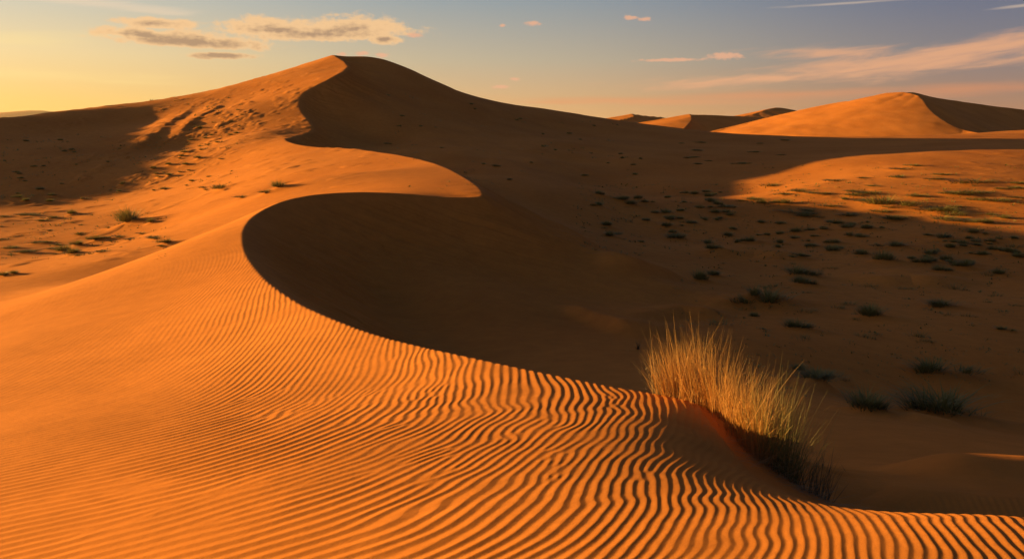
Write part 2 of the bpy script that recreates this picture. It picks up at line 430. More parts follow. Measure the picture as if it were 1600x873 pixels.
# ------------------------------------------------------------------ ground mesh
import os
QUAL = float(os.environ.get('Q', '1.0'))
def grid_axes():
    a = [0.0]
    half = math.radians(36.)
    nb = int(1300*QUAL)
    dense = np.linspace(-half, half, nb)
    side = half + (math.pi - half) * (np.linspace(0, 1, 70)[1:] ** 1.6)
    az = np.concatenate([-side[::-1], dense, side])     # -pi .. pi, both ends the same ray behind the camera
    rows = []
    r = 1.2
    while r < 9000:
        rows.append(r)
        if r < 3: s = .05
        elif r < 6: s = .0088
        elif r < 14: s = .0125 + .0006*(r-3)
        elif r < 48: s = .019 + .0019*(r-14)
        elif r < 330: s = .085 + .0010*(r-48)
        elif r < 700: s = .9
        else: s = .9 + .03*(r-700)
        r += s/QUAL
    return az, np.array(rows)
AZ, RR = grid_axes()
GX = np.sin(AZ)[None, :] * RR[:, None]; GY = np.cos(AZ)[None, :] * RR[:, None]
GX[:, 0] = GX[:, -1] = 0.0; GY[:, 0] = GY[:, -1] = -RR

# ------------------------------------------------------------------ where the plants stand (looked up before the sand is meshed)
# (u, v of the foot, width in reference pixels, height in pixels, habit, label)
NAMED = [
 (1352,645,66,30,'tuft','dark spiky tuft on a low mound, left one of the near pair at right'),
 (1470,652,104,40,'tuft','widest green tuft on the shaded valley sand, right one of the near pair'),
 (1520,656,44,16,'thin','thin sparse tuft trailing off the right side of the widest green tuft'),
 (1456,585,66,22,'tuft','green tuft on a small sand hump above and behind the two widest near tufts'),
 (1512,579,52,8,'thin','thin pale grass strip beside the green tuft on the small hump'),
 (1597,582,40,12,'thin','thin tuft cut by the right edge of the picture behind the near pair'),
 (1272,596,56,15,'tuft','low green tuft just right of the golden tussock top, nearest of its small cluster'),
 (1247,580,24,11,'tuft','small green tuft at the left of the cluster right of the golden tussock'),
 (1313,589,44,10,'thin','thin low tuft at the right of the cluster behind the golden tussock'),
 (1352,581,16,5,'thin','tiny tuft alone on the dark sand between the tussock cluster and the hump tuft'),
 (1200,478,52,22,'tuft','dense dark tuft on a shaded drift straight above the golden tussock'),
 (1178,464,28,13,'tuft','smaller dark tuft touching the dense tuft above the golden tussock'),
 (1247,515,36,14,'tuft','dim dark tuft on bare shaded sand up and right of the golden tussock'),
 (1181,494,14,9,'tuft','small sprig tuft just below the dense tuft above the golden tussock'),
 (1360,498,42,20,'tuft','dark bushy tuft leaning right in the middle of the shaded valley'),
 (1315,474,30,10,'thin','thin tuft up and left of the dark bushy tuft leaning right'),
 (1474,480,46,11,'tuft','wide low dark tuft on a rise in the right half of the shaded valley'),
 (1566,516,18,6,'tuft','small dark tuft on smooth sand near the right edge of the shaded valley'),
 (1243,432,38,15,'tuft','dark rounded tuft in a row of three in the middle of the shaded valley'),
 (1256,446,30,13,'tuft','dark tuft directly below the rounded tuft of the row of three'),
 (1090,440,24,16,'tuft','dark tuft on the crest of the pale drift at the left of the valley tufts'),
 (1113,431,22,8,'tuft','low tuft next to the one on the pale drift crest'),
 (1378,409,32,16,'tuft','dark tuft on a raised hump at the right of the shaded valley'),
 (1298,395,28,12,'tuft','very dark compact tuft just below the sunlit patch in shade'),
 (1398,387,34,9,'tuft','low dark tuft right of the compact one below the sunlit patch'),
 (1173,379,22,9,'tuft','compact dark tuft left of the middle tufts below the sunlit patch'),
 (1115,391,20,9,'tuft','dark tuft down left of the compact tuft below the sunlit patch'),
 (1052,375,28,10,'tuft','leftmost broad dark tuft at the foot of the shaded dune nose'),
 (1218,382,14,8,'tuft','small dark tuft between the two compact ones below the sunlit patch'),
 (1265,386,20,6,'tuft','flat dark tuft beside the very dark compact one'),
 (1584,385,26,8,'thin','greenish yellow tuft at the sunlit edge by the right border'),
 (1383,320,52,15,'tuft','largest golden lit tuft in the middle of the sunlit patch'),
 (1228,318,26,9,'tuft','golden lit tuft near the left tip of the sunlit patch'),
 (1190,318,16,8,'tuft','small golden tuft at the leftmost tip of the sunlit patch'),
 (1135,324,30,6,'mat','low golden mat straddling the shadow edge left of the sunlit patch'),
 (1320,312,14,5,'tuft','small lit tuft between the left tip and the largest golden tuft'),
 (1282,303,32,6,'mat','flat golden mat up and left of the largest lit tuft'),
 (1357,303,34,7,'mat','flat golden mat just above the largest lit tuft'),
 (1310,283,36,5,'mat','flat golden mat high on the left side of the sunlit patch'),
 (1350,279,20,4,'mat','small flat mat near the upper middle of the sunlit patch'),
 (1415,265,36,5,'mat','thin mat of dry grass highest in the middle of the sunlit patch'),
 (1457,280,24,4,'mat','small flat mat right of the highest mat in the sunlit patch'),
 (1520,286,74,10,'mat','wide ragged golden mat in the upper right of the sunlit patch'),
 (1512,302,52,8,'mat','golden mat under the wide ragged one in the sunlit patch'),
 (1582,309,28,4,'mat','thin dark mat near the right border in the sunlit patch'),
 (1300,322,26,5,'mat','flat mat left below the largest golden tuft'),
 (1375,331,30,6,'mat','flat golden mat directly under the largest golden tuft'),
 (1455,330,44,6,'mat','long golden mat right of and below the largest golden tuft'),
 (1492,333,16,5,'tuft','small dark lit tuft at the end of the long golden mat'),
 (1325,337,34,7,'mat','ragged mat near the lower shadow edge of the sunlit patch'),
 (1390,341,40,9,'mat','ragged golden mat with dark gaps near the lower shadow edge'),
 (1240,332,40,5,'mat','flat mat above the shadow edge at the left of the sunlit patch'),
 (1510,347,44,7,'mat','lit mat close to the lower shadow edge in the right third'),
 (1542,350,26,8,'tuft','lit tuft at the right end of the mats near the lower shadow edge'),
 (1568,341,20,6,'tuft','tuft with a long shadow by the right border of the sunlit patch'),
 (203,352,40,23,'tuft','biggest green bush on the sunlit plain at left casting a long shadow'),
 (235,350,12,8,'tuft','small round tuft in the long shadow of the biggest bush'),
 (112,336,18,8,'tuft','round tuft left of the biggest bush at the edge of the dune shade'),
 (42,337,28,6,'mat','flat tuft near the left border below the dune shade'),
 (83,341,16,5,'mat','thin flat tuft between the round tuft and the left border'),
 (152,377,18,8,'tuft','round dark tuft alone on the plain below the biggest bush'),
 (120,384,20,8,'tuft','dark tuft left of the lone round one on the plain'),
 (103,394,24,11,'tuft','tuft on the left in the touching pair on the near plain'),
 (114,399,22,9,'tuft','tuft on the right in the touching pair on the near plain'),
 (186,372,24,5,'mat','low mat right of the lone round tuft on the plain'),
 (204,375,18,4,'mat','second low mat in the short row right of the lone round tuft'),
 (236,373,13,5,'tuft','tiny tuft at the end of the row beside the low mats'),
 (263,380,20,6,'tuft','tuft touching the edge of the near lit dune at the right end of the plain'),
 (36,396,22,6,'mat','flat tuft near the left border on the near plain'),
 (8,431,18,7,'tuft','tuft at the left border just above the near sand shoulder'),
 (22,430,14,6,'tuft','tuft beside the one at the left border above the near sand shoulder'),
 (436,296,22,12,'tuft','dark shrub topping a small drift on the lit dune, casting a long shadow'),
 (378,309,20,5,'mat','low dark mat left of the shrub on the lit dune'),
 (345,296,28,7,'tuft','flat bushy tuft on the lit slope left of the drift shrub'),
 (318,294,14,4,'mat','small flat tuft at the left end of the row on the lit slope'),
 (415,303,18,6,'tuft','dark tuft halfway down the small drift on the lit dune'),
 (996,545,22,16,'sprig','thin dark sprig on a shaded ledge left of the golden tussock'),
]
def _zone(n, u0, u1, v0, v1, w0, w1, kind, label, grp, dens=None):
    L = []
    while len(L) < n:
        u = rng.uniform(u0, u1); v = rng.uniform(v0, v1)
        if dens is not None and rng.random() > dens(u, v): continue
        L.append((u, v, rng.uniform(w0, w1)*(1 + (v-v0)/(v1-v0+1)*.6), 0, kind, label, grp))
    return L
RAND = (
 _zone(110, 930, 1600, 292, 430, 6, 17, 'tuft', 'small dark grass tuft scattered on the shaded valley floor', 'dark tufts scattered over the shaded valley', lambda u, v: np.exp(-((v - 300 - (u-900)*.12)/52.)**2)*(.35+.65*(np.sin(u*.021+v*.05) > -.2)) * (v > 318 + (u-1050)*.1 or u < 1130)) +
 _zone(26, 1050, 1600, 410, 540, 10, 26, 'thin', 'thin sparse grass tuft on the near part of the shaded valley', 'thin tufts on the near shaded valley') +
 _zone(34, 1150, 1600, 258, 350, 10, 26, 'mat', 'small sunlit mat of dry grass in the sunlit patch of the valley', 'dry mats in the sunlit patch', lambda u, v: 1. if v < 322+(u-1050)*.085 and v > 300-(u-1100)*.14 else 0.) +
 _zone(30, 0, 260, 332, 412, 6, 16, 'mat', 'low grass mat scattered on the sunlit plain at left', 'low mats on the left plain', lambda u, v: 1. if v < 428-u*.17 else 0.) +
 _zone(40, 205, 380, 150, 300, 4, 9, 'tuft', 'tiny dark tuft on the sunlit flank of the great dune', 'tiny tufts on the sunlit dune flank', lambda u, v: np.exp(-((u - (395-(v-150)*.95))/42.)**2)) +
 _zone(26, 0, 200, 215, 318, 4, 9, 'tuft', 'tiny tuft on the shaded flank of the great dune at far left', 'tiny tufts on the shaded left flank') +
 _zone(30, 600, 1010, 140, 300, 3.5, 7, 'tuft', 'tiny dark speck of grass on the shaded lee of the great dune', 'specks of grass on the shaded lee', lambda u, v: 1. if v > 120+(u-600)*.22 else 0.) +
 _zone(12, 1000, 1230, 205, 260, 6, 14, 'mat', 'flat dark tuft on the shaded saddle below the distant dunes', 'tufts on the shaded saddle'))
PLANTS = []
_all = [q + (None,) for q in NAMED] + RAND
_h, _ok = hits([(q[0], q[1]) for q in _all])
for q, p, k in zip(_all, _h, _ok):
    if not k: print('no ground under', q[:2]); continue
    W_ = max(.12, q[2]/F_PX*p[1]); H_ = q[3]/F_PX*p[1]*(.75 if q[4] == 'mat' else 1) if q[3] else W_*(.40 if q[4] == 'tuft' else .22 if q[4] == 'mat' else .35)
    PLANTS.append((p, W_, H_, q[4], q[5], q[6]))
    if W_ > .45 and p[1] < 160 and q[4] in ('tuft', 'mat'): MOUND.append((p[0] + .1*W_, p[1], min(.5, H_*.38)*(.45 if 86 < p[1] and p[0] > 20 else 1), W_*.55))
print('plants', len(PLANTS), 'mounds', len(MOUND), time.time()-T0)
GZ = height(GX, GY)
for _a, _b, _h, _R in MOUND:
    _r = math.hypot(_a, _b); _i = np.nonzero(np.abs(RR - _r) < 6*_R)[0]; _z = math.atan2(_a, _b)
    _j = np.nonzero(np.abs(AZ - _z) < math.asin(min(.9, 6*_R/_r)))[0]
    _s = (slice(_i[0], _i[-1]+1), slice(_j[0], _j[-1]+1))
    _m = MOUND; MOUND = [(_a, _b, _h, _R)]; GZ[_s] += mounds(GX[_s], GY[_s]); MOUND = _m
NR, NA = GX.shape
print("ground grid", NR, NA, NR*NA, time.time()-T0)

def node_mat(name):
    m = bpy.data.materials.new(name); m.use_nodes = True
    nt = m.node_tree; b = nt.nodes['Principled BSDF']
    return m, nt, b
def N(nt, t, **kw):
    n = nt.nodes.new(t)
    for k, v in kw.items():
        if k in n.inputs.keys() if isinstance(k, str) else False: n.inputs[k].default_value = v
        else: setattr(n, k, v)
    return n
def lnk(nt, a, b): nt.links.new(a, b)
def mathn(nt, op, a, b=None, c=None, clamp=False):
    n = nt.nodes.new('ShaderNodeMath'); n.operation = op; n.use_clamp = clamp
    for i, q in enumerate((a, b, c)):
        if q is None: continue
        if isinstance(q, (int, float)): n.inputs[i].default_value = q
        else: nt.links.new(q, n.inputs[i])
    return n.outputs[0]

def sand_material():
    m, nt, b = node_mat('sand')
    geo = N(nt, 'ShaderNodeNewGeometry')
    pos = geo.outputs['Position']
    n1 = N(nt, 'ShaderNodeTexNoise'); n1.inputs['Scale'].default_value = .06; n1.inputs['Detail'].default_value = 5; lnk(nt, pos, n1.inputs['Vector'])
    n2 = N(nt, 'ShaderNodeTexNoise'); n2.inputs['Scale'].default_value = 1.3; n2.inputs['Detail'].default_value = 6; n2.inputs['Roughness'].default_value = .7; lnk(nt, pos, n2.inputs['Vector'])
    n3 = N(nt, 'ShaderNodeTexNoise'); n3.inputs['Scale'].default_value = 160.; n3.inputs['Detail'].default_value = 3; n3.inputs['Roughness'].default_value = .8; lnk(nt, pos, n3.inputs['Vector'])
    cr = N(nt, 'ShaderNodeValToRGB'); lnk(nt, n1.outputs['Fac'], cr.inputs['Fac'])
    cr.color_ramp.elements[0].position = .35; cr.color_ramp.elements[0].color = (.42, .142, .027, 1)
    cr.color_ramp.elements[1].position = .65; cr.color_ramp.elements[1].color = (.50, .178, .037, 1)
    f = mathn(nt, 'ADD', mathn(nt, 'MULTIPLY', n2.outputs['Fac'], .55), mathn(nt, 'MULTIPLY', n3.outputs['Fac'], .9))
    f = mathn(nt, 'ADD', f, .27)
    mx = N(nt, 'ShaderNodeVectorMath', operation='SCALE'); lnk(nt, cr.outputs['Color'], mx.inputs[0]); lnk(nt, f, mx.inputs['Scale'])
    lnk(nt, mx.outputs[0], b.inputs['Base Color'])
    b.inputs['Roughness'].default_value = .88
    b.inputs['Specular IOR Level'].default_value = .02
    bp1 = N(nt, 'ShaderNodeBump'); bp1.inputs['Strength'].default_value = .55; bp1.inputs['Distance'].default_value = .0022; lnk(nt, n3.outputs['Fac'], bp1.inputs['Height'])
    n4 = N(nt, 'ShaderNodeTexNoise'); n4.inputs['Scale'].default_value = 3.2; n4.inputs['Detail'].default_value = 7; n4.inputs['Roughness'].default_value = .65; lnk(nt, pos, n4.inputs['Vector'])
    bp2 = N(nt, 'ShaderNodeBump'); bp2.inputs['Strength'].default_value = .35; bp2.inputs['Distance'].default_value = .03; lnk(nt, n4.outputs['Fac'], bp2.inputs['Height']); lnk(nt, bp1.outputs[0], bp2.inputs['Normal'])
    lnk(nt, bp2.outputs[0], b.inputs['Normal'])
    return m
SAND = sand_material()

def props(o, label=None, cat=None, group=None, kind=None):
    if label: o['label'] = label
    if cat: o['category'] = cat
    if group: o['group'] = group
    if kind: o['kind'] = kind
    return o

def grid_object(name, facemask, mat):
    """the faces of the polar sheet selected by facemask as one mesh"""
    I, J = np.nonzero(facemask)
    a = I*NA + J; q = np.stack([a, a+1, a+NA+1, a+NA], 1)[:, ::-1]
    used, inv = np.unique(q, return_inverse=True)
    inv = inv.reshape(q.shape)
    co = np.stack([GX.ravel()[used], GY.ravel()[used], GZ.ravel()[used] + CAM_Z], 1).astype(np.float32)
    me = bpy.data.meshes.new(name)
    me.vertices.add(len(co)); me.vertices.foreach_set('co', co.ravel())
    me.loops.add(q.size); me.loops.foreach_set('vertex_index', inv.ravel().astype(np.int32))
    me.polygons.add(len(q)); me.polygons.foreach_set('loop_start', (np.arange(len(q))*4).astype(np.int32))
    me.polygons.foreach_set('loop_total', np.full(len(q), 4, np.int32))
    me.update(calc_edges=True)
    me.polygons.foreach_set('use_smooth', np.ones(len(q), bool))
    me.materials.append(mat)
    o = bpy.data.objects.new(name, me); COL.objects.link(o)
    return o

# cell centres decide which landform a face belongs to
CX = (GX[:-1, :-1] + GX[1:, 1:])/2; CY = (GY[:-1, :-1] + GY[1:, 1:])/2; CR = np.hypot(CX, CY)
side_c = np.zeros(CX.shape, bool)
for _i in range(0, CX.shape[0], 128):
    side_c[_i:_i+128] = ridge_eval(GAM[::8], CX[_i:_i+128], CY[_i:_i+128], None, TA)[3]
m_near = (CR < 52) & ~side_c
m_far = CR > 360
m_dune = ~m_near & ~m_far & (~side_c) & ((CY > 128) | ((CY > 52) & (CX > -0.36*CY + 4)))
m_valley = ~m_near & ~m_far & ~m_dune & side_c
m_plain = ~m_near & ~m_far & ~m_dune & ~m_valley
for nm, mk in (('foreground_dune', m_near), ('great_dune', m_dune), ('valley_floor', m_valley), ('desert_plain', m_plain), ('distant_dunes', m_far)):
    props(grid_object(nm, mk, SAND), kind='structure')

# ------------------------------------------------------------------ grass
def grass_mat(name, c0, c1, tip, trans=.25):
    m, nt, b = node_mat(name)
    geo = N(nt, 'ShaderNodeNewGeometry'); uv = N(nt, 'ShaderNodeUVMap')
    sp = N(nt, 'ShaderNodeSeparateXYZ'); lnk(nt, uv.outputs[0], sp.inputs[0])
    r = N(nt, 'ShaderNodeValToRGB'); lnk(nt, sp.outputs[0], r.inputs['Fac'])           # u: one random number per blade
    r.color_ramp.elements[0].color = (*c0, 1); r.color_ramp.elements[1].color = (*c1, 1)
    mx = N(nt, 'ShaderNodeMix', data_type='RGBA'); lnk(nt, mathn(nt, 'POWER', sp.outputs[1], 1.6), mx.inputs[0]); lnk(nt, r.outputs[0], mx.inputs[6]); mx.inputs[7].default_value = (*tip, 1)
    lnk(nt, mx.outputs[2], b.inputs['Base Color']); b.inputs['Roughness'].default_value = .6; b.inputs['Specular IOR Level'].default_value = .3
    tr = N(nt, 'ShaderNodeBsdfTranslucent'); lnk(nt, mx.outputs[2], tr.inputs[0])
    ms = N(nt, 'ShaderNodeMixShader'); ms.inputs[0].default_value = trans
    o = nt.nodes['Material Output']; lnk(nt, b.outputs[0], ms.inputs[1]); lnk(nt, tr.outputs[0], ms.inputs[2]); lnk(nt, ms.outputs[0], o.inputs[0])
    return m
STRAW = grass_mat('straw', (.54, .21, .042), (.24, .125, .03), (.50, .28, .08), .3)
SEDGE = grass_mat('green_grass', (.075, .08, .022), (.17, .135, .038), (.26, .21, .06), .25)
DRYST = grass_mat('dry_stem', (.16, .10, .05), (.30, .19, .09), (.30, .2, .1), .1)
TWIG = grass_mat('dark_stem', (.05, .038, .022), (.11, .08, .04), (.10, .08, .04), .1)

def blades_mesh(name, base, az, lean, curve, length, width, mat, seg=5, rnd=None, twist=None):
    """curved tapering ribbons; base (n,3), az direction of lean, lean and curve in radians, per blade arrays"""
    n = len(base); t = np.linspace(0, 1, seg+1)
    ang = lean[:, None] + curve[:, None]*t[None]**1.3
    ds = length[:, None]/seg
    am = (ang[:, 1:]+ang[:, :-1])/2
    hx = np.concatenate([np.zeros((n, 1)), np.cumsum(np.sin(am)*ds, 1)], 1); hz = np.concatenate([np.zeros((n, 1)), np.cumsum(np.cos(am)*ds, 1)], 1)
    P = np.stack([base[:, 0:1] + hx*np.cos(az)[:, None], base[:, 1:2] + hx*np.sin(az)[:, None], base[:, 2:3] + hz], 2)
    tw = az + math.pi/2 if twist is None else twist
    side = np.stack([np.cos(tw), np.sin(tw), np.zeros(n)], 1)
    wd = width[:, None]*(1 - t[None]**1.5*.92)/2
    A = P - side[:, None]*wd[..., None]; B = P + side[:, None]*wd[..., None]
    V = np.stack([A, B], 2).reshape(n, -1, 3)          # per blade: A0 B0 A1 B1 ...
    k = np.arange(seg)*2; f = np.stack([k, k+1, k+3, k+2], 1)
    Fq = (f[None] + (np.arange(n)*(seg+1)*2)[:, None, None]).reshape(-1, 4)
    me = bpy.data.meshes.new(name)
    V = V.reshape(-1, 3).astype(np.float32)
    me.vertices.add(len(V)); me.vertices.foreach_set('co', V.ravel())
    me.loops.add(Fq.size); me.loops.foreach_set('vertex_index', Fq.ravel().astype(np.int32))
    me.polygons.add(len(Fq)); me.polygons.foreach_set('loop_start', (np.arange(len(Fq))*4).astype(np.int32)); me.polygons.foreach_set('loop_total', np.full(len(Fq), 4, np.int32))
    me.update(calc_edges=True)
    r = rng.random(n) if rnd is None else rnd
    uvv = np.stack([np.repeat(r, (seg+1)*2), np.tile(np.repeat(t, 2), n)], 1)
    ul = me.uv_layers.new(name='UVMap'); ul.data.foreach_set('uv', uvv[Fq.ravel()].astype(np.float32).ravel())
    me.materials.append(mat)
    return me

def unit_tuft(kind, seed):
    """unit tuft: about 1 wide, 1 high, standing on z = 0"""
    g = np.random.default_rng(seed)
    if kind == 'tuft': n, sub, R, wdt = 420, 5, .36, .020
    elif kind == 'mat': n, sub, R, wdt = 300, 9, .5, .026
    elif kind == 'thin': n, sub, R, wdt = 90, 5, .5, .016
    else: n, sub, R, wdt = 26, 1, .10, .030
    cx = g.normal(0, R*.5, sub); cy = g.normal(0, R*.5, sub); sz = g.uniform(.5, 1., sub)
    if kind == 'tuft': cx[0] = cy[0] = 0; sz[0] = 1.1
    c = g.choice(sub, n, p=sz/sz.sum())
    sp_ = R*(.34 if kind != 'sprig' else .4)
    bx = cx[c] + g.normal(0, sp_, n)*sz[c]; by = cy[c] + g.normal(0, sp_, n)*sz[c]
    az = np.arctan2(by-cy[c]*.6, bx-cx[c]*.6) + g.normal(0, .7, n)
    rr = np.hypot(bx-cx[c], by-cy[c])
    lean = np.clip(rr/ (R*.6), 0, 1)*.6*g.uniform(.4, 1.2, n) + .05; cur = g.uniform(0, .9, n)
    L = g.uniform(.45, 1.05, n)*sz[c]*(1 - .35*np.clip(np.hypot(bx, by)/.55, 0, 1))
    if kind == 'sprig': L = g.uniform(.5, 1.1, n); lean = g.uniform(.05, .6, n)
    return blades_mesh(kind + '_grass', np.stack([bx, by, np.full(n, -.06)], 1), az, lean, cur, L, g.uniform(.6, 1.3, n)*wdt, TWIG if kind == 'sprig' else SEDGE, 3 if kind != 'sprig' else 4)
UNIT = {'tuft': [unit_tuft('tuft', 10+i) for i in range(7)], 'mat': [unit_tuft('mat', 30+i) for i in range(5)], 'thin': [unit_tuft('thin', 50+i) for i in range(4)], 'sprig': [unit_tuft('sprig', 70)]}
KIND_NAME = {'tuft': 'grass_tuft', 'mat': 'grass_mat', 'thin': 'sparse_grass_tuft', 'sprig': 'dry_sprig'}
KIND_CAT = {'tuft': 'grass tuft', 'mat': 'grass mat', 'thin': 'grass tuft', 'sprig': 'sprig'}
pp = np.array([q[0] for q in PLANTS]); gz = ground(pp[:, 0], pp[:, 1])
for i, (p, W_, H_, kind, label, grp) in enumerate(PLANTS):
    me = UNIT[kind][i % len(UNIT[kind])]
    o = bpy.data.objects.new(KIND_NAME[kind], me); COL.objects.link(o)
    o.location = (p[0], p[1], gz[i] + CAM_Z)
    o.rotation_euler = (0, 0, random.uniform(0, 6.28)); s_ = W_*1.25
    o.scale = (s_, s_*random.uniform(.75, 1.05), H_*1.25)
    props(o, label, KIND_CAT[kind], grp)

# the golden tussock on the crest: three clumps, each a thing with its blades and old stems
def foot(u, v, D):
    p = pt(u, v, D); return p[0], p[1]
def tussock(name, label, line, n, hgt, spread, mat, nstem, smat, lean_to=(0., 0.), wid=.0055, droop=.35, group=None, taper=None):
    L = np.array([foot(*q) for q in line]); c = L.mean(0)
    root = bpy.data.objects.new(name, None); COL.objects.link(root); root.location = (c[0], c[1], float(ground(c[0], c[1])[0]) + CAM_Z)
    props(root, label, 'grass tussock', group)
    def place(n, sp_):
        t = rng.random(n)*(len(L)-1); i = np.minimum(t.astype(int), len(L)-2); f = (t-i)[:, None]
        q = L[i]*(1-f) + L[i+1]*f + rng.normal(0, sp_, (n, 2))
        z = ground(q[:, 0], q[:, 1])
        return t/(len(L)-1), q, np.stack([q[:, 0]-c[0], q[:, 1]-c[1], z - (root.location.z-CAM_Z) - .03], 1)
    # tufted: blades leave from a number of small crowns
    t, q, b = place(n, spread)
    ax = (q[:, 0]-c[0]); half = np.abs(L[:, 0]-c[0]).max() + .1
    out = np.clip(ax/half, -1.2, 1.2)
    dirx = out*1.0 + rng.normal(0, .55, n) + lean_to[0]; diry = (q[:, 1]-c[1])*.6 + rng.normal(0, .55, n) + lean_to[1]
    az = np.arctan2(diry, dirx)
    lean = np.abs(rng.normal(.05, .15, n)) + .34*np.abs(out)*rng.random(n) + .35*(rng.random(n) < .05)
    cur = np.abs(rng.normal(0, droop, n))*rng.random(n)
    hh = hgt(t) if callable(hgt) else hgt
    Ln = hh*np.clip(rng.normal(.72, .21, n), .22, 1.22)
    w_ = wid*rng.uniform(.5, 1.2, n)
    me = blades_mesh('blades', b, az, lean, cur, Ln, w_, mat, 6, twist=rng.uniform(0, 6.28, n))
    o = bpy.data.objects.new('blades', me); COL.objects.link(o); o.parent = root
    # short side blades that bristle off the long ones
    m = int(n*1.5); k = rng.integers(0, n, m); f = rng.uniform(.25, .8, m)
    ang = lean[k] + cur[k]*f*.5; Lk = Ln[k]*f
    bb = b[k] + np.stack([np.sin(ang)*Lk*np.cos(az[k]), np.sin(ang)*Lk*np.sin(az[k]), np.cos(ang)*Lk], 1)
    me = blades_mesh('leaves', bb, az[k] + rng.normal(0, 1.2, m), lean[k] + rng.uniform(.15, .6, m), rng.uniform(0, .5, m), Ln[k]*rng.uniform(.08, .22, m), wid*rng.uniform(.35, .7, m), mat, 2, twist=rng.uniform(0, 6.28, m))
    o = bpy.data.objects.new('leaves', me); COL.objects.link(o); o.parent = root
    if nstem:
        t, q, b = place(nstem, spread*1.1)
        az = rng.normal(-.9 if lean_to[0] > -1 else 2.9, .9, nstem)
        me = blades_mesh('stems', b, az, rng.uniform(.3, 1.1, nstem), rng.uniform(.3, 1.5, nstem), .45*hh.mean()*rng.uniform(.5, 1.3, nstem) if not np.isscalar(hh) else .5*hh*rng.uniform(.5, 1.3, nstem), wid*.8*np.ones(nstem), smat, 6)
        o = bpy.data.objects.new('stems', me); COL.objects.link(o); o.parent = root
    return root
tussock('grass_tussock', 'tall golden sunlit grass tussock standing on the crest above the ripples', [(1036,614,9.65),(1075,622,9.45),(1110,634,9.2),(1150,662,8.8),(1164,676,8.65)], 1050,
        lambda t: np.interp(t, [0, .25, .6, 1], [.66, .90, .86, .70]), .07, STRAW, 160, DRYST, (-.15, 0), .0055)
tussock('grass_tussock', 'lower golden grass clump with arching stems leaning out just right of the tall tussock', [(1160,680,8.6),(1178,694,8.4),(1198,708,8.25)], 300,
        .95, .05, STRAW, 110, STRAW, (.30, -.35), .0055, .75)
tussock('grass_tussock', 'greener half shaded grass clump at the right behind the arching golden stems', [(1190,694,8.45),(1218,716,8.25),(1245,736,8.1)], 430,
        lambda t: np.interp(t, [0, .5, 1], [.98, .98, .70]), .07, SEDGE, 60, DRYST, (.30, 0), .0055, .35)
tussock('dry_stem_clump', 'thin dark bare stems at the lower right foot of the sand mound', [(1258,744,8.05),(1292,758,7.95)], 90,
        .58, .05, TWIG, 10, TWIG, (.2, 0), .006, .3)
tussock('dry_stem_clump', 'wispy drooping stems hanging out at the left side of the tall golden tussock', [(1026,611,9.75),(1038,614,9.7)], 110,
        .62, .03, DRYST, 26, DRYST, (-1.6, 0), .0045, 1.1)
# fallen dry stems on the dark slope under the clumps
n = 150
t = rng.random(n); q = np.array([foot(1150,690,8.5)])*(1-t[:, None]) + np.array([foot(1320,772,7.8)])*t[:, None] + rng.normal(0, .13, (n, 2)) - np.array([[.12, .18]])
z = ground(q[:, 0], q[:, 1])
me = blades_mesh('fallen_stems', np.stack([q[:, 0], q[:, 1], z + CAM_Z + .004], 1), rng.uniform(-1.2, .6, n), rng.uniform(1.2, 1.65, n), rng.uniform(-.3, .4, n), rng.uniform(.1, .4, n), np.full(n, .005), DRYST, 4)
o = bpy.data.objects.new('fallen_stems', me); COL.objects.link(o); props(o, 'thin dry stems lying on the dark slope below the golden clumps', kind='stuff')

# sand litter and seedlings too many to count
def litter(name, boxes, label):
    uv = []
    for n, u0, u1, v0, v1 in boxes:
        uv += [(rng.uniform(u0, u1), rng.uniform(v0, v1)) for _ in range(n)]
    P, ok = hits(uv); P = P[ok]; k = rng.integers(4, 9, len(P)); B = np.repeat(P, k, 0); sz = np.repeat((.0016*P[:, 1] + .03)*rng.uniform(.5, 1.5, len(P)), k)
    m = len(B); B = B + np.stack([rng.normal(0, 1, m)*sz*1.2, rng.normal(0, 1, m)*sz*1.2, np.zeros(m)], 1)
    B[:, 2] = ground(B[:, 0], B[:, 1]) + CAM_Z - .01
    me = blades_mesh(name, B, rng.uniform(0, 6.28, m), rng.uniform(.6, 1.35, m), rng.uniform(0, .5, m), sz*rng.uniform(.6, 1.5, m), sz*.5, SEDGE, 2)
    o = bpy.data.objects.new(name, me); COL.objects.link(o); props(o, label, kind='stuff')
litter('ground_cover', [(800, 900, 1600, 285, 400), (520, 1050, 1600, 390, 620), (160, 0, 260, 335, 405), (110, 200, 380, 150, 300), (120, 0, 220, 210, 320), (90, 600, 1000, 150, 300), (170, 1150, 1600, 255, 360)], 'sparse seedlings and dry litter on the sand')

# ------------------------------------------------------------------ camera
cam = bpy.data.cameras.new('camera'); co = bpy.data.objects.new('camera', cam); COL.objects.link(co)
co.location = (0, 0, CAM_Z); co.rotation_euler = (math.pi/2 - PITCH, 0, 0)
cam.sensor_width = 36; cam.lens = 36*F_PX/1600.; cam.clip_start = .1; cam.clip_end = 30000
SC.camera = co

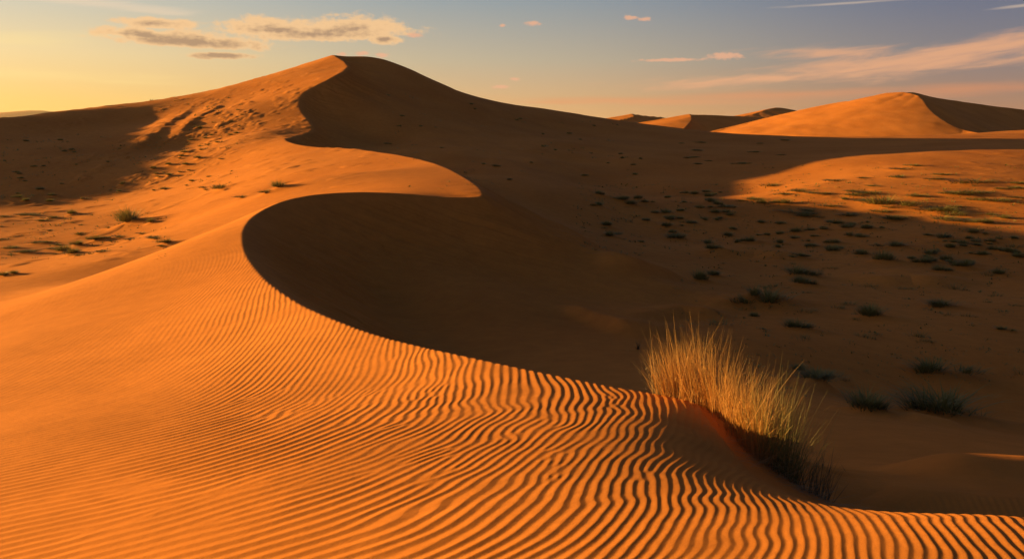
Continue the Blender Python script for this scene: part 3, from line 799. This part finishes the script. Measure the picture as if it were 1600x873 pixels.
# ------------------------------------------------------------------ air
def haze_box(x0, x1, y0, y1, z0, z1, dens):
    me = bpy.data.meshes.new('haze')
    V = [(x, y, z) for z in (z0, z1) for y in (y0, y1) for x in (x0, x1)]
    me.from_pydata(V, [], [(0,2,3,1),(4,5,7,6),(0,1,5,4),(2,6,7,3),(0,4,6,2),(1,3,7,5)])
    m = bpy.data.materials.new('haze'); m.use_nodes = True; nt = m.node_tree; nt.nodes.remove(nt.nodes['Principled BSDF'])
    v = N(nt, 'ShaderNodeVolumePrincipled'); v.inputs['Density'].default_value = dens; v.inputs['Color'].default_value = (.93, .88, .85, 1); v.inputs['Anisotropy'].default_value = .3
    lnk(nt, v.outputs[0], nt.nodes['Material Output'].inputs['Volume']); me.materials.append(m)
    o = bpy.data.objects.new('haze', me); COL.objects.link(o); props(o, kind='stuff')
zlo = float(GZ.min()) + CAM_Z - 1; zhi = float(GZ.max()) + CAM_Z + 6
if os.environ.get('HAZE', '1') != '0': haze_box(-9300, 9300, -9300, 9300, zlo, zhi, 2e-5)
print('haze', zlo, zhi)

# ------------------------------------------------------------------ light
sund = Vector((-math.cos(SUN_AZ)*math.cos(SUN_EL), math.sin(SUN_AZ)*math.cos(SUN_EL), math.sin(SUN_EL)))
sl = bpy.data.lights.new('sun', 'SUN'); sl.energy = 4.9; sl.angle = math.radians(.6); sl.color = (1.0, .60, .16)
so = bpy.data.objects.new('sun', sl); COL.objects.link(so)
so.rotation_euler = sund.to_track_quat('Z', 'Y').to_euler()

w = bpy.data.worlds.new('World'); SC.world = w; w.use_nodes = True
w.cycles.sampling_method = 'NONE'
nt = w.node_tree; nt.nodes.clear()
out = N(nt, 'ShaderNodeOutputWorld'); bg = N(nt, 'ShaderNodeBackground')
sky = N(nt, 'ShaderNodeTexSky'); sky.sky_type = 'NISHITA'; sky.sun_disc = False
sky.sun_elevation = SUN_EL
sky.sun_rotation = math.atan2(sund.x, sund.y)
sky.air_density = 1.0; sky.dust_density = 1.5; sky.ozone_density = 1.5
tc = N(nt, 'ShaderNodeTexCoord'); sep = N(nt, 'ShaderNodeSeparateXYZ'); lnk(nt, tc.outputs['Generated'], sep.inputs[0])
el = mathn(nt, 'MULTIPLY', mathn(nt, 'ARCSINE', sep.outputs[2]), 180/math.pi)            # elevation, degrees
azd = mathn(nt, 'MULTIPLY', mathn(nt, 'ARCTAN2', sep.outputs[0], sep.outputs[1]), 180/math.pi)   # azimuth, degrees east of the view axis
def ramp(fac, stops):
    r = N(nt, 'ShaderNodeValToRGB'); lnk(nt, fac, r.inputs['Fac'])
    e = r.color_ramp.elements
    while len(e) < len(stops): e.new(.5)
    for k, (p, c) in enumerate(stops): e[k].position = p; e[k].color = (*c, 1)
    return r.outputs['Color']
def srgb(r, g, b, f=1.0):
    return tuple(((c/255.)**2.2)*f for c in (r, g, b))
def mixc(f, a, b, mode='MIX'):
    n = N(nt, 'ShaderNodeMix', data_type='RGBA', blend_type=mode)
    if isinstance(f, (int, float)): n.inputs[0].default_value = f
    else: lnk(nt, f, n.inputs[0])
    for i, q in ((6, a), (7, b)):
        if isinstance(q, tuple): n.inputs[i].default_value = (*q, 1)
        else: lnk(nt, q, n.inputs[i])
    return n.outputs[2]
elf = mathn(nt, 'DIVIDE', el, 60., clamp=True)
# dusty evening air: sunward, ahead and away from the sun, by elevation (0..60 degrees)
warm = ramp(elf, [(0, srgb(250,186,84)), (.035, srgb(253,204,110)), (.08, srgb(247,215,154)), (.15, srgb(186,196,192)), (.25, srgb(150,164,172)), (.6, srgb(84,102,134)), (1, srgb(50,62,90))])
mid  = ramp(elf, [(0, srgb(226,158,98)), (.035, srgb(218,172,122)), (.08, srgb(186,172,148)), (.15, srgb(132,150,164)), (.25, srgb(98,118,144)), (.6, srgb(58,77,112)), (1, srgb(42,56,86))])
cool = ramp(elf, [(0, srgb(182,116,86)), (.035, srgb(160,120,106)), (.08, srgb(122,116,126)), (.15, srgb(82,96,132)), (.25, srgb(66,82,114)), (.6, srgb(48,60,88)), (1, srgb(38,48,70))])
a1 = N(nt, 'ShaderNodeMapRange', interpolation_type='SMOOTHSTEP'); lnk(nt, azd, a1.inputs[0]); a1.inputs[1].default_value = -38; a1.inputs[2].default_value = 2
a2 = N(nt, 'ShaderNodeMapRange', interpolation_type='SMOOTHSTEP'); lnk(nt, azd, a2.inputs[0]); a2.inputs[1].default_value = -4; a2.inputs[2].default_value = 30
grad = mixc(a2.outputs[0], mixc(a1.outputs[0], warm, mid), cool)
EXPO = 1.9
# the bright aureole round the low sun (well outside the picture)
dt = N(nt, 'ShaderNodeVectorMath', operation='DOT_PRODUCT'); lnk(nt, tc.outputs['Generated'], dt.inputs[0]); dt.inputs[1].default_value = tuple(sund)
glow = mathn(nt, 'POWER', mathn(nt, 'MAXIMUM', dt.outputs['Value'], 0.0), 22.)
gv = N(nt, 'ShaderNodeVectorMath', operation='SCALE'); gv.inputs[0].default_value = (2.4, 1.45, .6); lnk(nt, glow, gv.inputs['Scale'])
ga = N(nt, 'ShaderNodeVectorMath', operation='ADD'); lnk(nt, grad, ga.inputs[0]); lnk(nt, gv.outputs[0], ga.inputs[1]); grad = ga.outputs[0]
gsc = N(nt, 'ShaderNodeVectorMath', operation='SCALE'); lnk(nt, grad, gsc.inputs[0]); gsc.inputs['Scale'].default_value = 2**-EXPO / .05
skyc = mixc(.88, sky.outputs[0], gsc.outputs[0])
# clouds: soft-edged patches on the sky sphere (degrees of azimuth and elevation)
def ae(u, v):
    x, y, z = pt(u, v, 1.0); return math.degrees(math.atan2(x, y)), math.degrees(math.atan2(z, math.hypot(x, y)))
def cnoise(sx, sy, seed, detail=6, rough=.6, dist=.0):
    cb = N(nt, 'ShaderNodeCombineXYZ'); lnk(nt, mathn(nt, 'MULTIPLY', azd, sx), cb.inputs[0]); lnk(nt, mathn(nt, 'MULTIPLY', el, sy), cb.inputs[1]); cb.inputs[2].default_value = seed
    t = N(nt, 'ShaderNodeTexNoise'); t.inputs['Scale'].default_value = 1; t.inputs['Detail'].default_value = detail; t.inputs['Roughness'].default_value = rough; t.inputs['Distortion'].default_value = dist
    lnk(nt, cb.outputs[0], t.inputs['Vector']); return mathn(nt, 'SUBTRACT', t.outputs['Fac'], .5)
AE3 = N(nt, 'ShaderNodeCombineXYZ'); lnk(nt, azd, AE3.inputs[0]); lnk(nt, el, AE3.inputs[1])
def patch(u, v, hw, hh, tilt=0., flat=False):
    """1 in the middle of the cloud, 0 at its rim, negative outside"""
    a0, e0 = ae(u, v); k = 24.5
    mp = N(nt, 'ShaderNodeMapping', vector_type='TEXTURE'); lnk(nt, AE3.outputs[0], mp.inputs['Vector'])
    mp.inputs['Location'].default_value = (a0, e0, 0); mp.inputs['Rotation'].default_value = (0, 0, math.radians(tilt)); mp.inputs['Scale'].default_value = (hw/k, hh/k, 1)
    vec = mp.outputs[0]
    if flat:                                          # flat base: squeeze the lower half
        mp.inputs['Location'].default_value = (a0, e0 - .25*hh/k, 0)
        m2 = N(nt, 'ShaderNodeVectorMath', operation='MULTIPLY'); m2.inputs[1].default_value = (1, -1.8, 1); lnk(nt, vec, m2.inputs[0])
        m3 = N(nt, 'ShaderNodeVectorMath', operation='MAXIMUM'); lnk(nt, vec, m3.inputs[0]); lnk(nt, m2.outputs[0], m3.inputs[1]); vec = m3.outputs[0]
    ln = N(nt, 'ShaderNodeVectorMath', operation='LENGTH'); lnk(nt, vec, ln.inputs[0])
    return mathn(nt, 'SUBTRACT', 1.0, ln.outputs['Value'])
def union(L, op='MAXIMUM'):
    o = L[0]
    for q in L[1:]: o = mathn(nt, op, o, q)
    return o
def smooth(f, a, b):
    m = N(nt, 'ShaderNodeMapRange', interpolation_type='SMOOTHSTEP'); lnk(nt, f, m.inputs[0]); m.inputs[1].default_value = a; m.inputs[2].default_value = b
    return m.outputs[0]
def gs(r, g, b):
    return tuple(c*2**-EXPO/.05 for c in srgb(r, g, b))
puff = cnoise(.75, 1.9, 3.1, 7, .62, .3); fine = cnoise(2.6, 4.5, 8.2, 5, .65)
cum = union([patch(500,48,150,20,1.5,True), patch(430,42,95,20,0,True), patch(560,40,75,22,0,True), patch(290,60,125,18,-2,True), patch(225,52,75,12,-3,True), patch(245,37,60,9,0),
             patch(345,87,55,6,0), patch(600,62,30,8,0)])
cd = mathn(nt, 'ADD', cum, mathn(nt, 'ADD', mathn(nt, 'MULTIPLY', puff, 1.35), mathn(nt, 'MULTIPLY', fine, .85)))
cmask = smooth(cd, -.12, .34)
core = smooth(mathn(nt, 'ADD', cd, mathn(nt, 'MULTIPLY', mathn(nt, 'SUBTRACT', ae(0, 46)[1], el), .22)), .22, .95)
a_c = mixc(core, gs(244,196,142), gs(166,132,106))  # cloud shading painted as colour: sunlit rim, self-shadowed grey core and base
skyc = mixc(mathn(nt, 'MULTIPLY', cmask, .88), skyc, a_c)
tiny = union([patch(832,37,17,6), patch(985,28,14,5), patch(1008,30,15,5), patch(806,124,12,4), patch(782,136,22,4), patch(535,85,12,5), patch(566,84,14,5), patch(597,87,17,6), patch(648,56,18,7),
              patch(1132,88,42,9), patch(1050,94,80,4), patch(785,40,8,3)])
tm = smooth(mathn(nt, 'ADD', tiny, mathn(nt, 'MULTIPLY', fine, 1.6)), .15, .75)
skyc = mixc(mathn(nt, 'MULTIPLY', tm, .8), skyc, gs(232,172,138))
def streakn(sx, sy, tilt, seed):
    c, s_ = math.cos(math.radians(tilt)), math.sin(math.radians(tilt))
    cb = N(nt, 'ShaderNodeCombineXYZ')
    lnk(nt, mathn(nt, 'MULTIPLY', mathn(nt, 'ADD', mathn(nt, 'MULTIPLY', azd, c), mathn(nt, 'MULTIPLY', el, s_)), sx), cb.inputs[0])
    lnk(nt, mathn(nt, 'MULTIPLY', mathn(nt, 'ADD', mathn(nt, 'MULTIPLY', azd, -s_), mathn(nt, 'MULTIPLY', el, c)), sy), cb.inputs[1]); cb.inputs[2].default_value = seed
    t = N(nt, 'ShaderNodeTexNoise'); t.inputs['Scale'].default_value = 1; t.inputs['Detail'].default_value = 6; t.inputs['Roughness'].default_value = .6; t.inputs['Distortion'].default_value = .5
    lnk(nt, cb.outputs[0], t.inputs['Vector']); return mathn(nt, 'SUBTRACT', t.outputs['Fac'], .5)
st1 = streakn(.16, 1.5, 5, 1.7); st2 = streakn(.10, 1.1, 1.5, 5.9); st3 = streakn(.5, 3.5, 7, 9.3)
cir = union([patch(1430,98,300,26,3.5), patch(1640,60,240,20,8), patch(1290,82,120,14,1), patch(1180,124,230,13,2), patch(1500,78,180,14,9)])
cm = smooth(mathn(nt, 'ADD', cir, mathn(nt, 'ADD', mathn(nt, 'MULTIPLY', st1, 2.2), mathn(nt, 'MULTIPLY', st3, .9))), -.05, 1.15)
skyc = mixc(mathn(nt, 'MULTIPLY', cm, .84), skyc, gs(230,168,128))
low = union([patch(1250,148,330,10,1), patch(1000,158,260,9,-1), patch(880,160,120,5,0), patch(1500,140,200,12,2)])
lm = smooth(mathn(nt, 'ADD', low, mathn(nt, 'MULTIPLY', st2, 1.6)), .0, 1.1)
skyc = mixc(mathn(nt, 'MULTIPLY', lm, .5), skyc, gs(226,142,98))
hi = union([patch(120,2,190,9,-3), patch(240,18,80,5,-3), patch(1330,5,130,3,1), patch(1600,9,50,3,3)])
hm = smooth(mathn(nt, 'ADD', hi, mathn(nt, 'MULTIPLY', st1, 1.4)), .0, .9)
skyc = mixc(mathn(nt, 'MULTIPLY', hm, .36), skyc, gs(246,214,180))
lw = union([patch(60,118,240,14,-1), patch(180,128,160,8,-2), patch(40,60,200,18,2)])
wm = smooth(mathn(nt, 'ADD', lw, mathn(nt, 'MULTIPLY', st2, 2.0)), .1, 1.2)
skyc = mixc(mathn(nt, 'MULTIPLY', wm, .35), skyc, gs(255,226,150))
lnk(nt, skyc, bg.inputs[0]); bg.inputs[1].default_value = .05
lnk(nt, bg.outputs[0], out.inputs[0])

SC.view_settings.view_transform = 'Standard'; SC.view_settings.look = 'None'
SC.view_settings.exposure = EXPO; SC.view_settings.gamma = 1
SC.render.engine = 'CYCLES'
SC.cycles.use_denoising = True
SC.cycles.max_bounces = 5; SC.cycles.diffuse_bounces = 3; SC.cycles.glossy_bounces = 1
